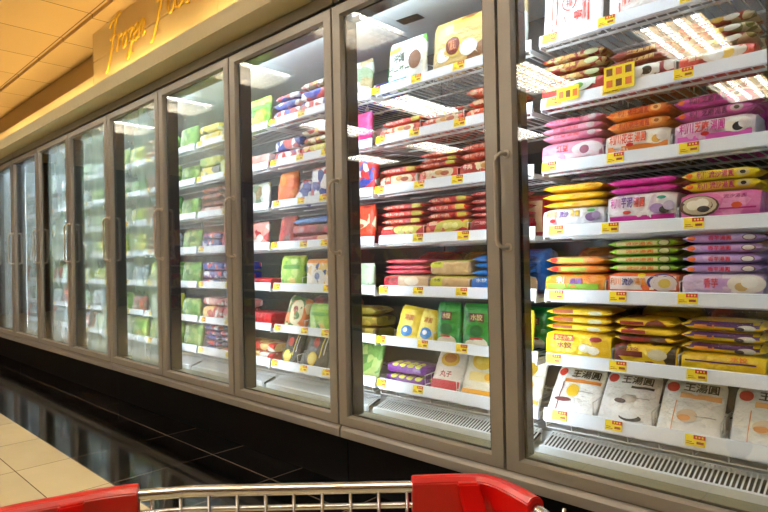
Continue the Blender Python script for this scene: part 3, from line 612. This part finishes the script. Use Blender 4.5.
def pile(k, s, i, x0, x1, items, depth=.14, y0=.224, npile=3, jx=.003, cols=None):
    """items: (design, height) bottom to top, resting on the wire deck"""
    zb = ZS[s] - (.034 if s < 6 else .030) + .0008
    x0 += GAPX(k); x1 += GAPX(k)
    where = '%s pile, %s shelf, %s' % (PILE[i], ORD[s], DOOR[k])
    for j, (ds, h) in enumerate(items):
        w = x1-x0-.003
        if j: w -= rnd.uniform(0, .006)
        dx = rnd.uniform(-jx, jx)*.5 if j else 0
        yy = y0 + depth/2 + (rnd.uniform(0, .012) if j else 0)
        d = depth - .012
        pos = NUM[j] if j < len(items)-1 or j == 0 else 'topmost'
        pack(ds, w, h-.0008, d, ((x0+x1)/2+dx, yy, zb), '%s, %s of %s' % (DES[ds]['word'], pos, where),
             'packs piled on the %s shelf behind the %s' % (ORD[s], DOOR[k]), 'x', (rnd.uniform(-.05, .05) if j else 0, rnd.uniform(-.010, .010) if j else 0, rnd.uniform(-.035, .035) if j else 0), n=(4.8 if h > .045 else 3.2), seed=rnd.random()*9)
        zb += h
def stand(k, s, i, x, w, h, ds, d=.04, tilt=.12, y0=.226, yaw=0., roll=0., dz=0., order=None, extra=''):
    zb = ZS[s] - (.034 if s < 6 else .030) + .001 + dz
    o = pack(ds, w, h, d, (GAPX(k)+x, y0+d/2, zb), '%s%s, %s on %s shelf, %s' % (DES[ds]['word'], extra, order or (PILE[i] + ' one'), ORD[s], DOOR[k]),
             'bags standing on the %s shelf behind the %s' % (ORD[s], DOOR[k]), 'z', (-tilt, roll, yaw), n=2.6, name='frozen_food_bag', cat='food bag', seed=rnd.random()*9)
    return o
T = lambda ds, h, n: [(ds, h)]*n
# --- nearest door
stand(0, 0, 0, .125, .205, .235, 'whitered', .035, .12)
stand(0, 0, 1, .350, .205, .235, 'whitered', .035, .12)
stand(0, 0, 2, .575, .205, .235, 'whitered', .035, .12)
pile(0, 1, 0, .017, .238, [('greenwhite', .084)] + T('redgold', .031, 3))
pile(0, 1, 1, .248, .439, [('sesame', .082)] + T('redbox', .028, 2))
pile(0, 1, 2, .449, .640, [('eggred', .075)] + T('creamred', .030, 3))
pile(0, 2, 0, .014, .224, [('pink', .100)] + T('pink', .026, 3))
pile(0, 2, 1, .232, .426, [('peanut', .098)] + T('orange', .036, 2))
pile(0, 2, 2, .434, .638, [('sesamewhite', .098)] + T('magenta', .034, 2))
pile(0, 3, 0, .012, .226, [('silver', .092)] + T('yellow', .026, 3))
pile(0, 3, 1, .234, .438, [('taro', .120)] + T('hotpink', .024, 2))
pile(0, 3, 2, .447, .645, [('pinkball', .106)] + T('yellowtxt', .032, 2))
pile(0, 4, 0, .016, .223, [('greenorange', .086)] + T('orangelime', .028, 2))
pile(0, 4, 1, .230, .438, [('orangewhite', .092)] + T('green', .0255, 4))
pile(0, 4, 2, .446, .648, [('lilacface', .090)] + T('lilac', .0275, 4))
pile(0, 5, 0, .014, .238, [('yeldump', .110)] + T('yeldump', .026, 3))
pile(0, 5, 1, .246, .430, [('yelmaroon', .088)] + T('yelmaroon', .026, 3), jx=.008)
pile(0, 5, 2, .438, .648, [('purpleyel', .078)] + T('purpleyel', .031, 3))
for i, (x, ds) in enumerate(((.092, 'rice0'), (.267, 'rice1'), (.447, 'rice2'), (.640, 'rice2'))):
    stand(0, 6, i, x, .173, .188, ds, .022, .70, y0=.222, order=['leftmost bag', 'second bag', 'third bag', 'fourth bag'][i])
# --- second door
stand(1, 0, 0, .165, .205, .215, 'okinawa', .05, .10)
stand(1, 0, 2, .430, .245, .225, 'brownbun', .05, .10)
stand(1, 0, 4, .650, .15, .21, 'clearbag', .05, .10)
pile(1, 1, 0, .026, .250, [('noodle', .068), ('red', .030)])
pile(1, 1, 1, .262, .464, [('noodle', .066), ('creamred', .030)])
pile(1, 1, 2, .476, .690, [('noodle', .066)] + T('noodle', .040, 2))
pile(1, 2, 0, .020, .226, [('noodle', .078), ('red', .032)])
pile(1, 2, 1, .238, .430, [('noodle', .078)] + T('red', .023, 3))
pile(1, 2, 2, .440, .650, [('noodle', .082)] + T('red', .034, 2))
pile(1, 3, 0, .018, .256, [('redyel', .078)] + T('red', .030, 3))
pile(1, 3, 1, .268, .470, [('redyel', .086)] + T('red', .031, 3))
pile(1, 3, 2, .482, .690, [('crimson', .080)] + T('crimson', .025, 4))
pile(1, 4, 0, .030, .272, [('redtan', .080)] + T('rosy', .022, 3))
pile(1, 4, 1, .284, .472, [('tanyel', .078), ('tanyel', .060)])
pile(1, 4, 2, .484, .690, [('bluetan', .078)] + T('blue', .026, 3))
stand(1, 5, 0, .135, .125, .165, 'yelbag', .04, .30, roll=.10)
stand(1, 5, 1, .240, .10, .155, 'yelbag', .04, .30, roll=.10)
stand(1, 5, 2, .358, .112, .185, 'greenbag', .05, .10)
stand(1, 5, 3, .500, .150, .185, 'greenbag', .05, .10, order='widest one')
stand(1, 5, 4, .660, .13, .17, 'yelbag', .04, .15, order='rightmost one')
pile(1, 6, 0, .020, .248, T('tray', .046, 2), y0=.235)
stand(1, 6, 1, .330, .145, .190, 'friesred', .04, .50, y0=.228)
stand(1, 6, 2, .490, .160, .200, 'friesyel', .04, .45, y0=.228)
stand(1, 6, 3, .670, .150, .190, 'friesyel', .04, .45, y0=.228)
# --- third door
pile(2, 0, 0, .03, .24, [('redwhite', .075), ('bluered', .045), ('bluered', .035)])
pile(2, 0, 1, .25, .47, [('redwhite', .080), ('bluered', .050), ('creamred', .040)])
stand(2, 0, 2, .62, .22, .19, 'clearbag', .05, .1)
pile(2, 1, 0, .03, .24, [('redwhite', .075), ('bluewhite', .060)])
pile(2, 1, 1, .25, .47, [('redyel', .075), ('creamred', .045), ('creamred', .035)])
stand(2, 1, 2, .62, .20, .17, 'magbag', .05, .1)
stand(2, 2, 0, .10, .15, .185, 'orangebag', .05, .15)
stand(2, 2, 1, .23, .13, .13, 'bluewhite', .05, .3, roll=.25)
stand(2, 2, 2, .38, .16, .175, 'bluewhite', .05, .1)
stand(2, 2, 3, .56, .13, .17, 'navy', .05, .1)
stand(2, 2, 4, .69, .12, .175, 'redwhite', .05, .1)
stand(2, 3, 0, .09, .13, .17, 'darkred', .05, .2)
pile(2, 3, 1, .16, .47, [('crimson', .06), ('darkred', .055), ('blue', .035)])
stand(2, 3, 2, .62, .22, .18, 'noodle', .05, .1)
stand(2, 4, 0, .14, .20, .175, 'lettuce', .05, .1)
stand(2, 4, 1, .36, .21, .155, 'pizza', .05, .05)
stand(2, 4, 2, .62, .20, .13, 'palegreen', .05, .1)
stand(2, 5, 0, .135, .17, .180, 'ovalbag', .05, .30, roll=.13)
stand(2, 5, 1, .36, .18, .15, 'lettuce', .05, .1)
pile(2, 5, 2, .50, .74, [('oliveback', .06), ('oliveback', .05), ('oliveback', .04)])
stand(2, 6, 0, .10, .14, .18, 'blackbag', .04, .35, roll=.08)
stand(2, 6, 1, .30, .18, .20, 'blackbag', .04, .35, roll=.1)
stand(2, 6, 2, .47, .14, .17, 'blackbag', .04, .35)
stand(2, 6, 3, .65, .18, .17, 'greenveg', .04, .35)
# --- fourth door
pile(3, 0, 0, .03, .25, [('yelblack', .08), ('yelblack', .05)]); pile(3, 0, 1, .26, .48, [('yelblack', .07), ('yelgreen', .04)]); stand(3, 0, 2, .62, .22, .19, 'lettuce', .05)
pile(3, 1, 0, .03, .25, [('yelblack', .09), ('yelgreen', .06)]); pile(3, 1, 1, .26, .48, [('yelgreen', .12)]); pile(3, 1, 2, .52, .74, [('pinkwhite', .09)])
pile(3, 2, 0, .03, .25, [('pinkwhite', .06)] + [('brownpack', .040)]*3); pile(3, 2, 1, .26, .48, [('brownpack', .045)]*4); stand(3, 2, 2, .62, .2, .15, 'clearbag')
pile(3, 3, 0, .03, .23, [('navy', .08), ('navy', .04)]); stand(3, 3, 1, .32, .15, .18, 'magbag'); stand(3, 3, 2, .60, .2, .15, 'pinkwhite')
pile(3, 4, 0, .03, .25, [('navy', .05)]*3); pile(3, 4, 1, .26, .48, [('navy', .05)]*3); pile(3, 4, 2, .52, .74, [('redtray', .06)])
pile(3, 5, 0, .03, .25, [('redbun', .10), ('pinkwhite', .05)]); pile(3, 5, 1, .26, .48, [('redbun', .10), ('pinkwhite', .05)]); pile(3, 5, 2, .52, .74, [('redtray', .09)])
pile(3, 6, 0, .03, .19, T('navy', .032, 5), y0=.23); pile(3, 6, 1, .205, .38, [('redbun', .034)] + T('navy', .034, 3), y0=.23); pile(3, 6, 2, .42, .74, [('redbun', .05)]*2, y0=.23)
# --- the fogged doors
spec = {4: [['greenveg', 'greenveg', 'brownpack'], ['palegreen', 'greenveg', 'brownpack'], ['greyblue', 'greenveg', 'brownpack'], ['palegreen', 'greyblue', 'brownpack'], ['yelgreen', 'greenveg', 'greenveg'], ['palegreen', 'yelgreen', 'greenveg'], ['greenveg', 'greenveg', 'greenveg']],
        5: [['yelgreen', 'greenveg', 'yelgreen'], ['palegreen', 'palegreen', 'greenveg'], ['yelgreen', 'palegreen', 'yelgreen'], ['palegreen', 'yelgreen', 'yelgreen'], ['palegreen', 'greyblue', 'greyblue'], ['palegreen', 'greenveg', 'darkred'], ['greenveg', 'palegreen', 'lettuce']],
        6: [['greyblue', 'palegreen', 'greyblue'], ['palegreen', 'greyblue', 'greenveg'], ['greyblue', 'greyblue', 'palegreen'], ['yelgreen', 'greyblue', 'yelgreen'], ['yelgreen', 'yelgreen', 'yelgreen'], ['greenveg', 'palegreen', 'greyblue'], ['pinkwhite', 'redwhite', 'palegreen']],
        7: [['greyblue', 'greyblue', 'greyblue']]*3 + [['yelgreen', 'greyblue', 'greyblue'], ['greyblue', 'darkred', 'palegreen'], ['greyblue', 'greyblue', 'darkred'], ['pinkwhite', 'greyblue', 'greyblue']],
        8: [['greyblue', 'greyblue', 'greyblue']]*4 + [['brownpack', 'greyblue', 'greyblue'], ['redwhite', 'greyblue', 'greyblue'], ['redwhite', 'greyblue', 'greyblue']]}
for k, rows in spec.items():
    for s, r in enumerate(rows):
        for i, ds in enumerate(r):
            if i == 2 and ds == 'brownpack' and k == 4: ds = 'greenveg'
            if i == 0 and k == 4 and s < 4:
                pile(k, s, i, .03, .25, [('brownpack', .042)]*(4 if s in (0, 3) else 3))
            else:
                stand(k, s, i, .14+i*.24, .21, rnd.uniform(.12, .17) if s < 6 else .15, ds, .06, rnd.uniform(.05, .2), roll=0)

# packs of the second row, dim behind the front piles
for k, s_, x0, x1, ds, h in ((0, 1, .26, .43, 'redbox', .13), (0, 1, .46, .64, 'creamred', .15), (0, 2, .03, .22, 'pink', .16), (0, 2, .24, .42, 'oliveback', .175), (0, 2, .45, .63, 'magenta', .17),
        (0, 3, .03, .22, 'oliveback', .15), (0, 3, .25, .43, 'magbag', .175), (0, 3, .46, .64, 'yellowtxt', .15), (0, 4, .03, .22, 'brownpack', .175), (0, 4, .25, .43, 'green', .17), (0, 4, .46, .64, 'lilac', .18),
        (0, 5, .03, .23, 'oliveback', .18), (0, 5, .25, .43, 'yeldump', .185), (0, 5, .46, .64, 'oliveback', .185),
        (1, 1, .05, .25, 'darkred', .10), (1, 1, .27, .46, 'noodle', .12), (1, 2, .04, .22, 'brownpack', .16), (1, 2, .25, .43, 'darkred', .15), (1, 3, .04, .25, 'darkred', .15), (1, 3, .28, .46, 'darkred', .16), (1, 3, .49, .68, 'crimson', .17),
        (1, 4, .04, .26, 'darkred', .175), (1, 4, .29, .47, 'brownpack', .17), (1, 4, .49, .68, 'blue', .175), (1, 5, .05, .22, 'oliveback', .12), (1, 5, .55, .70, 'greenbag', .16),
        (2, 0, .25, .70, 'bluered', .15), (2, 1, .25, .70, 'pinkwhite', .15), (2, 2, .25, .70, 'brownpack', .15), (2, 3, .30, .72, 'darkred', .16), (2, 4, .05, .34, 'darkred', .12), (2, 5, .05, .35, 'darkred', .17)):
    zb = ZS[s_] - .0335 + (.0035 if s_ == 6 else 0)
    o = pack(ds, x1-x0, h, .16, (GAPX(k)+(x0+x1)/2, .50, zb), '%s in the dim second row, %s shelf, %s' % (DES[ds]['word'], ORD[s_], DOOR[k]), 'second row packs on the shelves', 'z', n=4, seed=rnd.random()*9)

# ------------------------------------------------------------------ sign lettering
M_sign = mat('gilded_letters', (236, 196, 70), rough=.35, metal=.3)
def bez(pts, n=6):
    P = [Vector(p) for p in pts]; out = []
    for i in range(len(P)-1):
        p0 = P[max(i-1, 0)]; p1 = P[i]; p2 = P[i+1]; p3 = P[min(i+2, len(P)-1)]
        for t in [j/n for j in range(n)]:
            out.append(.5*((2*p1)+(-p0+p2)*t+(2*p0-5*p1+4*p2-p3)*t*t+(-p0+3*p1-3*p2+p3)*t**3))
    out.append(P[-1]); return out
# strokes in a unit cell: x 0..1 advance, z 0 baseline .. 1 x-height 0.5
GL = {
 'F': ([[(.95, 1.30), (.60, 1.22), (.25, 1.20), (.02, 1.02)], [(.62, 1.22), (.46, .7), (.28, .1), (.05, -.45), (-.1, -.5)], [(.15, .58), (.4, .62), (.62, .66)]], .78),
 'r': ([[(0, .0), (.12, .5), (.14, .55), (.24, .46), (.40, .54)]], .38),
 'o': ([[(.30, .52), (.12, .44), (.05, .18), (.18, 0), (.38, .12), (.42, .40), (.30, .52), (.5, .48)]], .46),
 'z': ([[(.02, .46), (.40, .52), (.18, .16), (.30, .08), (.26, -.30), (.08, -.48), (.10, -.3), (.46, .1)]], .44),
 'e': ([[(.06, .22), (.34, .32), (.34, .50), (.18, .50), (.06, .24), (.16, 0), (.44, .12)]], .42),
 'n': ([[(.0, .0), (.12, .52)], [(.04, .2), (.24, .52), (.34, .46), (.28, .08), (.34, .0), (.48, .12)]], .46),
 'd': ([[(.36, .48), (.16, .50), (.04, .22), (.14, 0), (.34, .18), (.62, 1.15)], [(.45, .55), (.36, .12), (.44, 0), (.56, .12)]], .5)}
def word(txt, x0, x1, z0, size, label):
    adv = sum(GL[c][1] for c in txt); sx = (x1-x0)/adv
    root = thing('sign_lettering', label, 'sign', (x0, .13, z0), 'script wall letters over the freezers')
    cx = 0
    for c in txt:
        b = MB()
        for st in GL[c][0]:
            pts = bez([((cx+p[0]*.95+p[1]*.16)*sx, -.022, p[1]*size) for p in st], 5)
            b.tube(pts, .0085, 6)
        # stand-off pin to the wall
        p = GL[c][0][0][len(GL[c][0][0])//2]; q = ((cx+p[0]*.95+p[1]*.16)*sx, p[1]*size)
        b.tube([(q[0], -.022, q[1]), (q[0], .001, q[1])], .004, 5)
        b.build('letter', M_sign, root)
        cx += GL[c][1]
    return root
word('Frozen', -3.36, -2.74, 2.425, .20, 'script word Frozen in golden letters on the lit panel')
word('Food', -2.62, -2.10, 2.455, .215, 'script word Food in golden letters on the lit panel, right of Frozen')

# ------------------------------------------------------------------ shopping cart
M_plast = mat('red_plastic', (220, 10, 6), rough=.32, coat=.3)
M_chrome = mat('chrome_wire', (214, 216, 218), rough=.22, metal=1.)
M_grey = mat('grey_rod', (140, 138, 136), rough=.35, metal=.7)
FH = Vector((-math.cos(YAW), math.sin(YAW), 0)).normalized(); RH = FH.cross(Vector((0, 0, 1)))
cpos = Vector((0.97505, -1.56354, 0))
cart = thing('shopping_cart', 'wire shopping cart with red plastic corner guards at the bottom of the view', 'shopping cart')
cart.location = cpos; cart.rotation_euler = (0, 0, math.atan2(RH.y, RH.x))
# local: x right, y forward, z up
ZR = .640
lx, rx, yf = -.395, .145, .70
rim = [(-.56, .10), (-.50, .52), (-.46, .59), (-.42, .63), (-.37, .66), (-.30, .69), (-.24, .70), (.10, .70), (.128, .690), (.160, .63), (.20, .50), (.27, .10)]
def P3(p, z): return (p[0], p[1], z)
b = MB(); b.tube([P3(p, ZR) for p in rim] + [P3(rim[0], ZR)], .0068, 10); b.build('top_rail', M_chrome, cart)
b = MB(); b.tube([P3(p, ZR-.022) for p in rim] + [P3(rim[0], ZR-.022)], .0035, 6)
b.tube([P3(p, ZR-.12) for p in rim] + [P3(rim[0], ZR-.12)], .003, 6)
n = 18
for i in range(n):
    x = -.42 + i*.034
    if -.31 < x < .15: b.tube([(x, .697, ZR), (x, .692, ZR-.05), (x, .66, .34)], .0022, 5)
for i in range(16):
    y = .12+i*.034
    xl = -.50+(y-.1)*.07; xr = .27-(y-.1)*.15
    b.tube([(xl, y, ZR), (xl+.04, y, .34), (xr-.04, y, .34), (xr, y, ZR)], .0022, 5)
for i in range(12):
    x = -.42+i*.05; b.tube([(x, .66, .34), (x, .10, .34)], .0022, 5)
b.tube([(-.44, .10, .34), (-.40, .66, .34), (.13, .66, .34), (.22, .10, .34), (-.44, .10, .34)], .0045, 6)
b.build('basket', M_chrome, cart)
def guard(path, name, zt, zb, th, rib, end=True):
    """moulded corner guard: C-shaped profile swept along path"""
    pts = bez([Vector((p[0], p[1], 0)) for p in path], 6)
    rows = []
    for i, p in enumerate(pts):
        t = (pts[min(i+1, len(pts)-1)] - pts[max(i-1, 0)]).normalized(); nn = Vector((-t.y, t.x, 0))   # points outwards (forward)
        prof = [(-th, zb), (-th, zt-.006), (-th+.005, zt-.001), (-.001, zt), (th-.005, zt-.001), (th, zt-.007), (th, zb)]
        rows.append([(p.x+nn.x*a, p.y+nn.y*a, z) for a, z in prof])
    b = MB(); b.quadgrid(rows, closed=True, smooth=False, caps=True)
    o = b.build(name, M_plast, cart, bevel=.0012)
    b = MB()
    for (i0, i1) in rib:
        p = pts[i0]; t = (pts[i0+1]-pts[i0]).normalized(); nn = Vector((-t.y, t.x, 0)); q = pts[i1]
        c = []
        for (pp, z, w, ow) in ((p, zt-.004, .013, 0.), (q, zb+.004, .013, .028)):
            for sg in (-1, 1): c.append(pp + t*w*sg - nn*(th+ow) + Vector((0, 0, z)))
        f = [c[0], c[1], c[3], c[2]]; g = [v - nn*.010 for v in f]
        base = len(b.v); b.v += [tuple(v) for v in f+g]
        for q4 in ((0, 1, 2, 3), (7, 6, 5, 4), (0, 4, 5, 1), (1, 5, 6, 2), (2, 6, 7, 3), (3, 7, 4, 0)):
            b.f.append(tuple(base+a for a in q4)); b.mi.append(0); b.smooth.append(False)
    b.build('guard_rib', M_plast, o, bevel=.002)
    return o
g = guard([(.028, .70), (.080, .702), (.116, .699), (.140, .672), (.160, .63)], 'corner_guard', ZR+.013, ZR-.075, .011, [(8, 11)])
g['label'] = 'right red plastic corner guard'
g = guard([(-.505, .50), (-.46, .59), (-.42, .63), (-.37, .66), (-.335, .678), (-.298, .690)], 'corner_guard', ZR+.013, ZR-.075, .013, [(19, 16)])
g['label'] = 'left red plastic corner guard'
b = MB(); b.tube([P3((.158, .635), ZR-.004), P3((.178, .57), ZR-.004), P3((.200, .50), ZR-.004)], .0075, 10); b.build('side_rod', M_grey, cart)
b = MB()
for x in (-.36, .14):
    b.tube([(x, .64, .33), (x, .60, .12), (x*.9, .10, .12), (x, .02, .78)], .010, 8)
b.tube([(-.36, .60, .12), (.14, .60, .12)], .008, 8)
b.build('chassis', M_chrome, cart)
MB().tube([(-.38, .02, .78), (.16, .02, .78)], .014, 10).build('handle', M_plast, cart)
for x in (-.36, .14):
    for y in (.58, .12):
        b = MB(); b.tube([(x*.95-.011, y, .056), (x*.95+.011, y, .056)], .055, 20); b.build('wheel', M_gasket, cart)
# beige post at the left picture edge
t = thing('bollard', 'beige metal post on the beige floor at the far left edge', 'post', (-.86, -1.215, 0))
MB().tube([(0, 0, 0), (0, 0, .42)], .022, 12).build('post', M_panel, t)
MB().tube([(0, 0, .42), (0, 0, .432), (0, 0, .437)], .027, 12).build('cap', M_frame, t)
